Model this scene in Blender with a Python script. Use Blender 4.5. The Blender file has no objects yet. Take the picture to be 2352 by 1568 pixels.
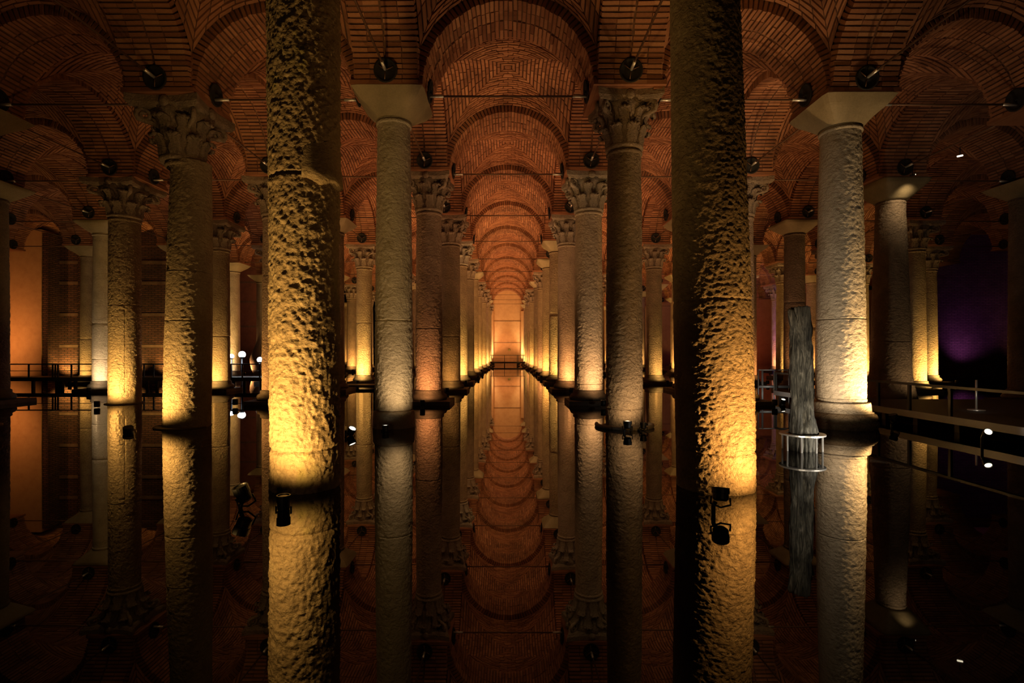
import bpy, math, random
import numpy as np
from mathutils import Vector, Matrix

# ------------------------------------------------------------------ camera, world, exposure
sc = bpy.context.scene
COL = sc.collection
F, CX, CY, EYE = 1195.0, 1165.0, 806.0, 1.61      # focal length and vanishing point in a 2352x1568 frame
cam_d = bpy.data.cameras.new('camera')
cam_d.sensor_fit = 'HORIZONTAL'; cam_d.sensor_width = 36.0
cam_d.lens = 36.0 * F / 2352.0
cam_d.shift_x = (1176.0 - CX) / 2352.0
cam_d.shift_y = (CY - 784.0) / 2352.0
cam_d.clip_end = 300
cam = bpy.data.objects.new('camera', cam_d); COL.objects.link(cam)
cam.location = (0, 0, EYE); cam.rotation_euler = (math.radians(90), 0, 0)
sc.camera = cam

world = bpy.data.worlds.new('dark_cistern_air'); sc.world = world
world.use_nodes = True
world.node_tree.nodes['Background'].inputs['Color'].default_value = (1.0, 0.6, 0.35, 1)
world.node_tree.nodes['Background'].inputs['Strength'].default_value = 0.0008

vs = sc.view_settings
vs.view_transform = 'Standard'; vs.look = 'None'; vs.gamma = 1.0; vs.use_curve_mapping = False
vs.exposure = 0.0
sc.cycles.sample_clamp_indirect = 4.0
sc.cycles.max_bounces = 3; sc.cycles.diffuse_bounces = 2; sc.cycles.glossy_bounces = 2; sc.cycles.transmission_bounces = 0
sc.cycles.caustics_reflective = False; sc.cycles.caustics_refractive = False

COLUMN_GAIN, VAULT_GAIN = 17.0, 2.6
AMBER = (1.0, 0.50, 0.13); YELLOW = (1.0, 0.575, 0.16); ORANGE = (1.0, 0.43, 0.15)
PALE = (1.0, 0.66, 0.33); DEEP = (1.0, 0.36, 0.12)

def lamp(kind, loc, aim, power, col, size=70, blend=0.9, radius=0.05):
    d = bpy.data.lights.new('lamp_light', kind)
    d.energy = power; d.color = col; d.shadow_soft_size = radius
    if kind == 'SPOT':
        d.spot_size = math.radians(size); d.spot_blend = blend
    o = bpy.data.objects.new('lamp_light', d); COL.objects.link(o)
    o.location = loc
    if aim is not None:
        o.rotation_euler = (Vector(aim) - Vector(loc)).to_track_quat('-Z', 'Y').to_euler()
    return o

# ------------------------------------------------------------------ small helpers
RNG = random.Random(7)
def px(x, d):            # lateral position of image column x at depth d
    return (x - CX) * d / F
def pz(y, d):
    return EYE + (CY - y) * d / F

def link(o, parent=None):
    COL.objects.link(o)
    if parent is not None: o.parent = parent
    return o
def obj(name, me, mat=None, parent=None):
    if mat is not None and not me.materials: me.materials.append(mat)
    return link(bpy.data.objects.new(name, me), parent)
def thing(name, label, cat, loc=(0, 0, 0), rz=0, group=None):
    o = bpy.data.objects.new(name, None); COL.objects.link(o)
    o.empty_display_size = 0.1
    o.location = loc; o.rotation_euler = (0, 0, rz); o['kind'] = 'thing'
    tag(o, label, cat, group); return o
def tag(o, label, cat, group=None, kind=None):
    o['label'] = label; o['category'] = cat
    if group: o['group'] = group
    if kind: o['kind'] = kind
    return o
def mesh(name, v, f, smooth=False, tint=None):
    me = bpy.data.meshes.new(name)
    me.from_pydata([tuple(p) for p in v], [], f)
    if smooth: me.polygons.foreach_set('use_smooth', [True] * len(me.polygons))
    if tint is not None:
        a = me.attributes.new('tint', 'FLOAT', 'FACE'); a.data.foreach_set('value', tint)
    me.update(); return me

BOXF = [(0, 3, 2, 1), (4, 5, 6, 7), (0, 1, 5, 4), (1, 2, 6, 5), (2, 3, 7, 6), (3, 0, 4, 7)]
class MB:
    """collects shapes for one mesh"""
    def __init__(s): s.v = []; s.f = []; s.t = []
    def hexa(s, pts, t=0.5):
        n = len(s.v); s.v += [tuple(p) for p in pts]
        s.f += [tuple(i + n for i in q) for q in BOXF]; s.t += [t] * 6
    def box(s, x0, x1, y0, y1, z0, z1, t=0.5):
        s.hexa([(x0, y0, z0), (x1, y0, z0), (x1, y1, z0), (x0, y1, z0), (x0, y0, z1), (x1, y0, z1), (x1, y1, z1), (x0, y1, z1)], t)
    def tube(s, pts, r, n=8, cap=True, t=0.5):
        P = [Vector(p) for p in pts]; rs = r if isinstance(r, (list, tuple)) else [r] * len(P)
        base = len(s.v); up = None
        for i, p in enumerate(P):
            d = (P[min(i + 1, len(P) - 1)] - P[max(i - 1, 0)])
            d = d.normalized() if d.length > 1e-9 else Vector((0, 0, 1))
            if up is None: up = d.orthogonal().normalized()
            up = (up - d * up.dot(d)).normalized(); w = d.cross(up)
            for k in range(n):
                a = 2 * math.pi * k / n
                s.v.append(tuple(p + (up * math.cos(a) + w * math.sin(a)) * rs[i]))
        for i in range(len(P) - 1):
            for k in range(n):
                a, b = base + i * n + k, base + i * n + (k + 1) % n
                s.f.append((a, b, b + n, a + n)); s.t.append(t)
        if cap:
            s.f.append(tuple(base + k for k in reversed(range(n)))); s.t.append(t)
            s.f.append(tuple(base + (len(P) - 1) * n + k for k in range(n))); s.t.append(t)
    def lathe(s, prof, n=24, cx=0, cy=0, t=0.5, cap=True):
        base = len(s.v)
        for z, r in prof:
            for k in range(n):
                a = 2 * math.pi * k / n
                s.v.append((cx + r * math.cos(a), cy + r * math.sin(a), z))
        m = len(prof)
        for i in range(m - 1):
            for k in range(n):
                a, b = base + i * n + k, base + i * n + (k + 1) % n
                s.f.append((a, b, b + n, a + n)); s.t.append(t)
        if cap:
            s.f.append(tuple(base + k for k in reversed(range(n)))); s.t.append(t)
            s.f.append(tuple(base + (m - 1) * n + k for k in range(n))); s.t.append(t)
    def mesh(s, name, smooth=False, tint=False):
        return mesh(name, s.v, s.f, smooth, s.t if tint else None)
    def build(s, name, mat, parent=None, smooth=False, tint=False):
        return obj(name, s.mesh(name, smooth, tint), mat, parent)

# vectorised value noise
def _h(ix, iy, iz, seed):
    n = (ix * 374761393 + iy * 668265263 + iz * 2147483647 + seed * 1274126177) & 0xffffffff
    n = ((n ^ (n >> 13)) * 1274126177) & 0xffffffff
    return ((n ^ (n >> 16)) & 0xffff) / 65535.0
def vnoise(p, seed=0):
    i = np.floor(p).astype(np.int64); f = p - i; f = f * f * (3 - 2 * f)
    r = 0
    for dx in (0, 1):
        for dy in (0, 1):
            for dz in (0, 1):
                w = (f[:, 0] if dx else 1 - f[:, 0]) * (f[:, 1] if dy else 1 - f[:, 1]) * (f[:, 2] if dz else 1 - f[:, 2])
                r = r + w * _h(i[:, 0] + dx, i[:, 1] + dy, i[:, 2] + dz, seed)
    return r
def fbm(p, oct=3, seed=0):
    r = 0; a = 0.5; tot = 0
    for o in range(oct):
        r = r + a * vnoise(p * (2.03 ** o), seed + o * 17); tot += a; a *= 0.55
    return r / tot

# ------------------------------------------------------------------ materials
def new_mat(name):
    m = bpy.data.materials.new(name); m.use_nodes = True
    nt = m.node_tree; b = nt.nodes['Principled BSDF']; return m, nt, b
def plain(name, col, rough=0.6, metal=0.0, emit=None, es=0.0):
    m, nt, b = new_mat(name)
    b.inputs['Base Color'].default_value = (*col, 1); b.inputs['Roughness'].default_value = rough
    b.inputs['Metallic'].default_value = metal
    if emit:
        b.inputs['Emission Color'].default_value = (*emit, 1); b.inputs['Emission Strength'].default_value = es
    return m
def ramp(nt, fac, stops):
    r = nt.nodes.new('ShaderNodeValToRGB'); e = r.color_ramp.elements
    while len(e) < len(stops): e.new(0.5)
    for i, (p, c) in enumerate(stops):
        e[i].position = p; e[i].color = (*c, 1)
    nt.links.new(fac, r.inputs['Fac']); return r.outputs['Color']
def noise(nt, vec, scale, detail=6, rough=0.6, dist=0.0):
    n = nt.nodes.new('ShaderNodeTexNoise'); n.inputs['Scale'].default_value = scale
    n.inputs['Detail'].default_value = detail; n.inputs['Roughness'].default_value = rough
    n.inputs['Distortion'].default_value = dist
    nt.links.new(vec, n.inputs['Vector']); return n.outputs['Fac']
def coords(nt, scale=(1, 1, 1), kind='Object'):
    t = nt.nodes.new('ShaderNodeTexCoord'); m = nt.nodes.new('ShaderNodeMapping')
    m.inputs['Scale'].default_value = scale
    nt.links.new(t.outputs[kind], m.inputs['Vector']); return m.outputs['Vector']
def mixc(nt, fac, a, b, mode='MIX'):
    n = nt.nodes.new('ShaderNodeMix'); n.data_type = 'RGBA'; n.blend_type = mode
    if isinstance(fac, float): n.inputs['Factor'].default_value = fac
    else: nt.links.new(fac, n.inputs['Factor'])
    for s, v in (('A', a), ('B', b)):
        k = [i for i in n.inputs if i.name == s and i.type == 'RGBA'][0]
        if isinstance(v, tuple): k.default_value = (*v, 1)
        else: nt.links.new(v, k)
    return [o for o in n.outputs if o.type == 'RGBA'][0]
def bump(nt, b, h, strength, dist):
    n = nt.nodes.new('ShaderNodeBump'); n.inputs['Strength'].default_value = strength
    n.inputs['Distance'].default_value = dist
    nt.links.new(h, n.inputs['Height']); nt.links.new(n.outputs['Normal'], b.inputs['Normal'])

def stone(name, dark, mid, light, bs=1.0, bd=0.10, scale=13.0, moss=None):
    m, nt, b = new_mat(name)
    v = coords(nt)
    c1 = ramp(nt, noise(nt, v, 2.2, 8, 0.65), [(0.28, dark), (0.5, mid), (0.72, light)])
    fine = noise(nt, v, 30, 4, 0.7)
    c = mixc(nt, 0.35, c1, ramp(nt, fine, [(0.3, dark), (0.7, light)]))
    if moss:
        mm = ramp(nt, noise(nt, coords(nt, (1, 1, 0.6)), 1.7, 3, 0.5), [(0.62, (0, 0, 0)), (0.74, (.8, .8, .8))])
        c = mixc(nt, mm, c, moss)
    nt.links.new(c, b.inputs['Base Color'])
    b.inputs['Roughness'].default_value = 0.72
    hv = coords(nt, (1, 1, 1.35))
    h = noise(nt, hv, scale, 6, 0.62, 0.4)
    bump(nt, b, h, bs, bd)
    return m
M = {}
M['tan'] = stone('tan_pitted_stone', (.17, .115, .065), (.35, .26, .155), (.48, .375, .24))
M['pale'] = stone('pale_grey_marble', (.26, .215, .15), (.45, .385, .285), (.57, .50, .39), 0.9, 0.06, 11)
M['brown'] = stone('brown_weathered_stone', (.11, .078, .05), (.23, .165, .105), (.36, .27, .18))
M['rosy'] = stone('rosy_weathered_stone', (.16, .10, .07), (.34, .235, .165), (.46, .35, .26))
M['mossy'] = stone('tan_stone_with_green_algae', (.16, .105, .058), (.36, .262, .145), (.48, .375, .225), 0.9, 0.035, 16, moss=(.36, .33, .09))
M['capital'] = stone('carved_capital_stone', (.10, .07, .05), (.28, .205, .145), (.44, .34, .25), 1.0, 0.06, 16)
M['capital_pale'] = stone('carved_pale_capital', (.18, .15, .11), (.36, .32, .25), (.50, .46, .37), 1.0, 0.05, 16)
M['impost'] = stone('smooth_impost_stone', (.15, .115, .06), (.235, .185, .10), (.30, .24, .14), 0.35, 0.012, 12)
M['wet'] = stone('wet_dark_plinth_stone', (.03, .024, .018), (.075, .06, .042), (.13, .10, .07), 0.7, 0.03, 9)
M['plaster'] = stone('orange_stained_plaster', (.36, .19, .09), (.47, .27, .13), (.54, .33, .17), 0.15, 0.01, 3)
M['redwall'] = stone('dark_red_rendered_wall', (.13, .05, .03), (.23, .09, .05), (.30, .13, .075), 0.3, 0.02, 6)
M['black'] = plain('black_powder_coated_metal', (.012, .012, .013), 0.45, 0.3)
M['dark_metal'] = plain('dark_painted_steel', (.03, .028, .025), 0.5, 0.4)
M['grey_metal'] = plain('grey_galvanised_steel', (.20, .20, .20), 0.45, 0.6)
M['steel'] = plain('polished_stainless_steel', (.80, .77, .72), 0.36, 0.7)
M['iron'] = plain('rusty_iron_rod', (.16, .09, .055), 0.45, 0.5)
M['void'] = plain('black_cavity', (.012, .01, .008), 0.9)
M['lens'] = plain('glowing_lamp_lens', (1, .9, .7), 0.3, 0, (1, .86, .6), 5)
M['globe'] = plain('glowing_white_globe', (1, 1, 1), 0.3, 0, (.85, .93, 1), 9)
M['deck'] = plain('dark_walkway_deck', (.035, .03, .026), 0.6)
M['rope'] = stone('pale_ribbed_hose', (.2, .18, .14), (.35, .31, .25), (.42, .38, .3), 0.2, 0.01, 20)

def brick_mat(name, dark, mid, light, mortar, val=1.0):
    m, nt, b = new_mat(name)
    a = nt.nodes.new('ShaderNodeAttribute'); a.attribute_name = 'tint'
    v = coords(nt)
    c1 = ramp(nt, a.outputs['Fac'], [(0.0, mortar), (0.08, mortar), (0.1, dark), (0.55, mid), (1.0, light)])
    gp = nt.nodes.new('ShaderNodeNewGeometry')
    n1 = noise(nt, gp.outputs['Position'], 0.9, 7, 0.68, 0.5)
    st = ramp(nt, n1, [(0.32, (.34, .31, .29)), (0.5, (.8, .78, .76)), (0.66, (1.0, 1.0, 1.0))])
    c = mixc(nt, 0.8, c1, st, 'MULTIPLY')
    nt.links.new(c, b.inputs['Base Color']); b.inputs['Roughness'].default_value = 0.85
    bump(nt, b, noise(nt, v, 24, 4, 0.7), 0.5, 0.015)
    return m
M['brick'] = brick_mat('old_red_vault_brick', (.27, .11, .052), (.37, .158, .078), (.46, .215, .11), (.16, .08, .045))
m, nt, b = new_mat('single_vault_brick')
oi = nt.nodes.new('ShaderNodeObjectInfo')
c = ramp(nt, oi.outputs['Random'], [(0.0, (.24, .095, .045)), (0.5, (.40, .17, .085)), (1.0, (.54, .27, .14))])
nt.links.new(mixc(nt, 0.6, c, ramp(nt, noise(nt, coords(nt), 9, 5), [(0.3, (.5, .47, .44)), (0.65, (1, 1, 1))]), 'MULTIPLY'), b.inputs['Base Color'])
b.inputs['Roughness'].default_value = 0.85
bump(nt, b, noise(nt, coords(nt), 24, 4, 0.7), 0.5, 0.012)
M['one_brick'] = m
# coursed brick for the distant walls (bricks a few pixels high)
def wall_brick(name, c1, c2, mo):
    m, nt, b = new_mat(name)
    t = nt.nodes.new('ShaderNodeTexCoord'); sx = nt.nodes.new('ShaderNodeSeparateXYZ'); cb = nt.nodes.new('ShaderNodeCombineXYZ')
    nt.links.new(t.outputs['Object'], sx.inputs[0])
    ad = nt.nodes.new('ShaderNodeMath'); nt.links.new(sx.outputs['X'], ad.inputs[0]); nt.links.new(sx.outputs['Y'], ad.inputs[1])
    nt.links.new(ad.outputs[0], cb.inputs['X']); nt.links.new(sx.outputs['Z'], cb.inputs['Y'])
    k = nt.nodes.new('ShaderNodeTexBrick')
    k.inputs['Scale'].default_value = 1.0; k.inputs['Brick Width'].default_value = 0.36; k.inputs['Row Height'].default_value = 0.105
    k.inputs['Mortar Size'].default_value = 0.022; k.inputs['Mortar Smooth'].default_value = 0.5
    k.inputs['Color1'].default_value = (*c1, 1); k.inputs['Color2'].default_value = (*c2, 1); k.inputs['Mortar'].default_value = (*mo, 1)
    nt.links.new(cb.outputs[0], k.inputs['Vector'])
    st = ramp(nt, noise(nt, coords(nt), 0.8, 6, 0.7), [(0.3, (.4, .38, .36)), (0.65, (1, 1, 1))])
    nt.links.new(mixc(nt, 0.85, k.outputs['Color'], st, 'MULTIPLY'), b.inputs['Base Color'])
    b.inputs['Roughness'].default_value = 0.85
    inv = nt.nodes.new('ShaderNodeMath'); inv.operation = 'SUBTRACT'; inv.inputs[0].default_value = 1
    nt.links.new(k.outputs['Fac'], inv.inputs[1]); bump(nt, b, inv.outputs[0], 1.0, 0.05)
    return m
M['wallbrick'] = wall_brick('dark_coursed_wall_brick', (.085, .03, .02), (.15, .06, .035), (.02, .012, .009))
M['wallbrick_right'] = wall_brick('dim_right_wall_brick', (.16, .08, .06), (.22, .12, .09), (.10, .06, .05))
M['band'] = stone('pale_mortar_band', (.06, .035, .022), (.14, .085, .055), (.24, .155, .1), 0.5, 0.02, 8)
# weathered timber
m, nt, b = new_mat('grey_weathered_timber')
v = coords(nt, (1, 1, 0.16)); n1 = noise(nt, v, 17, 8, 0.72, 1.2)
nt.links.new(ramp(nt, n1, [(0.36, (.008, .007, .006)), (0.5, (.085, .08, .062)), (0.66, (.28, .26, .21))]), b.inputs['Base Color'])
b.inputs['Roughness'].default_value = 0.8; bump(nt, b, n1, 1.0, 0.05)
M['timber'] = m
# still water: dark body under a reflecting surface
m, nt, b = new_mat('still_dark_water')
b.inputs['Base Color'].default_value = (.004, .003, .002, 1); b.inputs['Roughness'].default_value = 0.012
b.inputs['IOR'].default_value = 1.58
M['water'] = m

# ------------------------------------------------------------------ layout of the cistern
ROW0, STEP = 6.22, 4.9
def row_y(k): return ROW0 + STEP * (k - 1)
FILES = {-6: -25.3, -5: -20.75, -4: -16.2, -3: -11.65, -2: -7.0, -1: -2.42, 1: 2.46, 2: 7.15, 3: 11.65, 4: 16.2, 5: 20.8, 6: 25.4}
ORDER = [-6, -5, -4, -3, -2, -1, 1, 2, 3, 4, 5, 6]
DZ = {1: 0.0, 2: -0.15, 3: -0.2, 4: -0.22, 5: -0.24, 6: -0.25}
ZS = 6.95                        # springing of the arches
PIER = 0.73                      # half width of a pier
AW = 0.65                        # half width of an arch
RING = 0.22                      # depth of an arch ring below the vault

# ---------- the setting: basin floor, water, walls
fl = MB(); fl.box(-42, 48, -8, 64, -1.1, -0.8)
tag(fl.build('floor', M['wet']), 'dark stone basin floor under the water', 'floor', kind='structure')
wm = mesh('water', [(-42, -8, 0), (48, -8, 0), (48, 64, 0), (-42, 64, 0)], [(0, 1, 2, 3)])
tag(obj('water', wm, M['water']), 'still black water mirroring the lit columns', 'water', kind='structure')

def slab_wall(name, label, x0, x1, y0, y1, mat, z1=9.0):
    b = MB(); b.box(x0, x1, y0, y1, -0.8, z1)
    return tag(b.build(name, mat), label, 'wall', kind='structure')
wb = slab_wall('wall_back', 'orange stained plaster wall closing the far end of the aisle', -14, 46, 62.9, 63.4, M['plaster'])
for z in (2.6, 5.2):
    s = MB(); s.box(-2.0, 2.0, 62.87, 62.9, z, z + .05); s.build('joint_line', M['band'], wb)
wl = slab_wall('wall_left', 'dark red brick wall with pale mortar bands behind the left walkway', -25.0, -16.55, 29.0, 29.5, M['wallbrick'])
for z in (6.55, 5.4, 3.64, 1.89):
    s = MB(); s.box(-24.98, -16.57, 28.985, 29.0, z - .08, z + .08); s.build('mortar_band', M['band'], wl)
s = MB(); s.box(-23.6, -23.25, 28.6, 29.0, -.8, 8.2); s.build('pilaster', M['wallbrick'], wl)
wl2 = slab_wall('wall_inner', 'dim dark red wall with pale bands beyond the globe lamps', -22, -13.4, 40.0, 40.5, M['redwall'])
for z in (6.9, 5.4, 3.5):
    s = MB(); s.box(-21.9, -13.5, 39.985, 40.0, z - .06, z + .06); s.build('mortar_band', M['band'], wl2)
wp = slab_wall('wall_side', 'tall orange plastered wall panel with a lit brick edge, at far left', -33, -25.25, 28.2, 29.5, M['plaster'], 8.2)
s = MB(); s.box(-25.25, -24.95, 28.25, 29.0, -.8, 8.0); s.build('brick_edge', M['wallbrick'], wp)
wr = slab_wall('wall_right', 'dark brick wall tinged purple behind the right platform', 26.6, 48, 33.0, 33.5, M['wallbrick_right'])

# ---------- ceiling: groin vaults, brick arches, piers, tie rods
cb_ = MB(); cb_.box(-42, 48, -2, 64, 9.6, 9.8)
ceil = tag(cb_.build('ceiling', M['brick'], tint=True), 'brick groin vaults on round arches spanning the columns', 'ceiling', kind='structure')

ARCH = {}
PITCH = 0.095
def arch_mesh(r, bricks=True):
    key = (round(r, 2), bricks)
    if key in ARCH: return ARCH[key]
    rng = random.Random(int(r * 1000))
    b = MB(); n = 40
    ri, ro = r + 0.03, r + RING + 0.03
    base = len(b.v)
    for i in range(n + 1):
        a = math.pi * i / n; c, s_ = math.cos(a), math.sin(a)
        for (rr, w) in ((ri, -AW + .03), (ri, AW - .03), (ro, AW - .03), (ro, -AW + .03)):
            b.v.append((rr * c, w, rr * s_))
    for i in range(n):
        q = base + 4 * i
        for k in range(4):
            b.f.append((q + k, q + (k + 1) % 4, q + 4 + (k + 1) % 4, q + 4 + k)); b.t.append(0.03)
    if bricks:
        nc = int(math.pi * r / PITCH)
        for i in range(nc):
            for k in range(4): voussoir(b, r, nc, i, k, rng)
    me = b.mesh('arch', tint=True); me.materials.append(M['brick']); ARCH[key] = me
    return me
W4 = [(-AW, -0.335), (-0.325, -0.02), (0.02, 0.325), (0.335, AW)]
def voussoir(b, r, nc, i, k, rng):
    a0 = math.pi * (i + 0.16) / nc; a1 = math.pi * (i + 0.80) / nc
    r0 = r + rng.uniform(-0.012, 0.018); r1 = r + RING + 0.02
    w0, w1 = W4[k]; j = rng.uniform(-.012, .012); w0 += j; w1 += j
    P = []
    for rr in (r0, r1):
        for (a, w) in ((a0, w0), (a1, w0), (a1, w1), (a0, w1)):
            P.append((rr * math.cos(a), w, rr * math.sin(a)))
    b.hexa(P, rng.uniform(0.1, 1.0))

WEB = {}
def web_mesh(hx, hy):
    key = (round(hx, 2), round(hy, 2))
    if key in WEB: return WEB[key]
    rng = random.Random(int(hx * 517 + hy * 91))
    ax, ay = hx - AW, hy - AW                      # clear half spans between the arches
    rx, ry = hx - PIER + RING, hy - PIER + RING    # radii of the two barrels
    def z(x, y):
        zx = math.sqrt(max(rx * rx - x * x, 0)); zy = math.sqrt(max(ry * ry - y * y, 0)) * rx / ry
        e = 0.14 * (1 - (x / ax) ** 2) * (1 - (y / ay) ** 2)
        return max(zx, zy) + e
    b = MB(); n = 28
    base = 0
    for i in range(n + 1):
        for j in range(n + 1):
            x, y = ax * (2 * i / n - 1), ay * (2 * j / n - 1)
            b.v.append((x, y, z(x, y) + 0.03))
    for i in range(n):
        for j in range(n):
            q = i * (n + 1) + j
            b.f.append((q, q + 1, q + n + 2, q + n + 1)); b.t.append(0.03)
    rings = int(ax / PITCH)
    for i in range(rings):
        t0, t1 = (i + 0.12) / rings, (i + 0.78) / rings
        for side in range(4):
            L = 2 * (ax if side % 2 == 0 else ay) * (i + .5) / rings
            m = max(1, round(L / 0.27)); off = rng.uniform(-.2, .2) if m > 2 else 0
            for s_ in range(m):
                u0, u1 = -1 + 2 * (s_ + 0.04) / m, -1 + 2 * (s_ + 0.96) / m
                P = []; dz = rng.uniform(-0.012, 0.008)
                for dd in (-0.012 + dz, 0.05):
                    for (t, u) in ((t0, u0), (t0, u1), (t1, u1), (t1, u0)):
                        if side == 0: x, y = u * t * ax, -t * ay
                        elif side == 1: x, y = t * ax, u * t * ay
                        elif side == 2: x, y = -u * t * ax, t * ay
                        else: x, y = -t * ax, -u * t * ay
                        P.append((x, y, z(x, y) + dd))
                b.hexa(P, rng.uniform(0.1, 1.0))
    me = b.mesh('vault_web', tint=True); me.materials.append(M['brick']); WEB[key] = me
    return me

pm = MB(); pm.box(-AW + .01, AW - .01, -AW + .01, AW - .01, -0.02, 1.0, 0.3)
nb = 9
for i in range(nb):                                    # coursed bricks on the pier corners
    z0 = i * PITCH
    for sx in (-1, 1):
        for sy in (-1, 1):
            e = RNG.uniform(-.008, .012)
            pm.box(min(sx * .42, sx * (AW + .01 + e)), max(sx * .42, sx * (AW + .01 + e)), min(sy * .42, sy * (AW + .01 + e)), max(sy * .42, sy * (AW + .01 + e)), z0, z0 + PITCH * .62, RNG.uniform(.1, 1))
PIERM = pm.mesh('pier', tint=True); PIERM.materials.append(M['brick'])
sq = MB(); sq.box(-PIER, PIER, -PIER, PIER, .03, .12, 0.35); PADM = sq.mesh('pier_pad', tint=True); PADM.materials.append(M['brick'])

bm_ = MB(); bm_.box(-.5, .5, -.5, .5, -.5, .5); BRICKM = bm_.mesh('brick'); BRICKM.materials.append(M['one_brick'])
def single_bricks(arch, r, lo, hi, rng):
    nc = int(math.pi * r / PITCH)
    for i in range(nc):
        if not lo <= (i + .5) / nc <= hi: continue
        for k in range(4):
            a = math.pi * (i + .48) / nc; w0, w1 = W4[k]
            r0 = r + rng.uniform(-0.014, 0.02); r1 = r + RING + .02; rm = (r0 + r1) / 2
            o = bpy.data.objects.new('brick', BRICKM); COL.objects.link(o); o.parent = arch
            o.matrix_local = Matrix.Translation((rm * math.cos(a), (w0 + w1) / 2 + rng.uniform(-.012, .012), rm * math.sin(a))) @ \
                Matrix.Rotation(math.pi / 2 - a, 4, 'Y') @ Matrix.Rotation(rng.uniform(-.03, .03), 4, 'Z') @ \
                Matrix.Diagonal((math.pi * rm / nc * .64, w1 - w0, r1 - r0, 1))

def in_view(xa, xb, y):
    if y < 1: return False
    e = min(abs(xa), abs(xb)) if xa * xb > 0 else 0
    return e * F / y < 1230
def behind_wall(x, y):
    return (x < -16.6 and y > 29.6) or (x < -13 and y > 40.6) or (x > 27 and y > 33.6)

def rod(x0, x1, y0, y1, z, near):
    b = MB(); L = math.hypot(x1 - x0, y1 - y0)
    b.tube([(0, 0, 0), (L, 0, 0)], 0.022, 6)
    o = b.build('tie_rod', M['iron'], ceil, smooth=True)
    o.location = (x0, y0, z); o.rotation_euler = (0, 0, math.atan2(y1 - y0, x1 - x0))
    if near:
        for e in (0.06, L - 0.36):
            c = MB(); c.tube([(e, 0, 0), (e + 0.3, 0, 0)], 0.032, 8)
            c.build('clamp', M['steel'], o, smooth=True)
    return o
dm = MB(); dm.lathe([(0, .2), (.012, .235), (.03, .235), (.03, .2), (.006, .19), (.006, 0.03), (.05, .03)], 24)
DISCM = dm.mesh('anchor_plate', True); DISCM.materials.append(M['void'])
sp = MB()
for a in (0.4, 2.5, 4.6): sp.tube([(0, 0, .02), (.17 * math.cos(a), .17 * math.sin(a), .02)], .012, 5)
SPOKEM = sp.mesh('spoke', True); SPOKEM.materials.append(M['iron'])

for k in range(1, 13):
    y0 = row_y(k); y1 = row_y(k + 1) if k < 12 else 64.2
    for q, j in enumerate(ORDER):
        x0 = FILES[j]; zj = ZS + DZ[abs(j)]
        # pier
        if in_view(x0 - 1, x0 + 1, y0 + .7) and not behind_wall(x0, y0):
            p = obj('pier', PIERM, None, ceil); p.location = (x0, y0, zj)
            p = obj('pier_pad', PADM, None, ceil); p.location = (x0, y0, zj - .04)
        # longitudinal arch j, k..k+1
        if in_view(x0 - 1, x0 + 1, y1 - .8) and not behind_wall(x0, (y0 + y1) / 2) and k < 12:
            r = (y1 - y0) / 2 - PIER
            single = (k == 1 and abs(j) <= 2)
            a = obj('arch', arch_mesh(r, not single), None, ceil)
            a.location = (x0, (y0 + y1) / 2, zj); a.rotation_euler = (0, 0, math.pi / 2)
            if single:
                single_bricks(a, r, 0.0, 0.26, random.Random(60 + j))
                rest = MB(); rg = random.Random(5 + j); nc = int(math.pi * r / PITCH)
                for i in range(nc):
                    if (i + .5) / nc > .26:
                        for kk in range(4): voussoir(rest, r, nc, i, kk, rg)
                o = rest.build('brick_courses', M['brick'], a, tint=True); o['kind'] = 'stuff'
            if abs(j) < 6:
                rd = rod(x0, x0, y0 + PIER, y1 - PIER, zj + .24, k <= 3)
                dd = obj('anchor_plate', DISCM, None, ceil); dd.location = (x0, y1 - PIER - .04, zj + .24); dd.rotation_euler = (math.pi / 2 + .14, 0, 0)
                s = obj('spoke', SPOKEM, None, dd)
        if q + 1 < len(ORDER):
            j2 = ORDER[q + 1]; x1 = FILES[j2]; zm = ZS + (DZ[abs(j)] + DZ[abs(j2)]) / 2
            r = (x1 - x0) / 2 - PIER
            if k >= 2 and in_view(x0, x1, y0 + .6) and not behind_wall((x0 + x1) / 2, y0):
                single = (k == 2 and j == -1)
                a = obj('arch', arch_mesh(r, not single), None, ceil)
                a.location = ((x0 + x1) / 2, y0, zm)
                if single: single_bricks(a, r, 0, 1, random.Random(9))
                rod(x0 + PIER - .03, x1 - PIER + .03, y0, y0, zm + .1, k <= 3)
                for e, sg in ((x0 + PIER, 1), (x1 - PIER, -1)):
                    if k <= 5:
                        dd = obj('anchor_plate', DISCM, None, ceil); dd.location = (e + sg * .035, y0, zm + .2); dd.rotation_euler = (0, sg * (math.pi / 2 + .12), 0)
            if in_view(x0, x1, y1) and not behind_wall((x0 + x1) / 2, (y0 + y1) / 2):
                w = obj('vault_web', web_mesh((x1 - x0) / 2, (y1 - y0) / 2), None, ceil)
                w.location = ((x0 + x1) / 2, (y0 + y1) / 2, zm)

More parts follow.
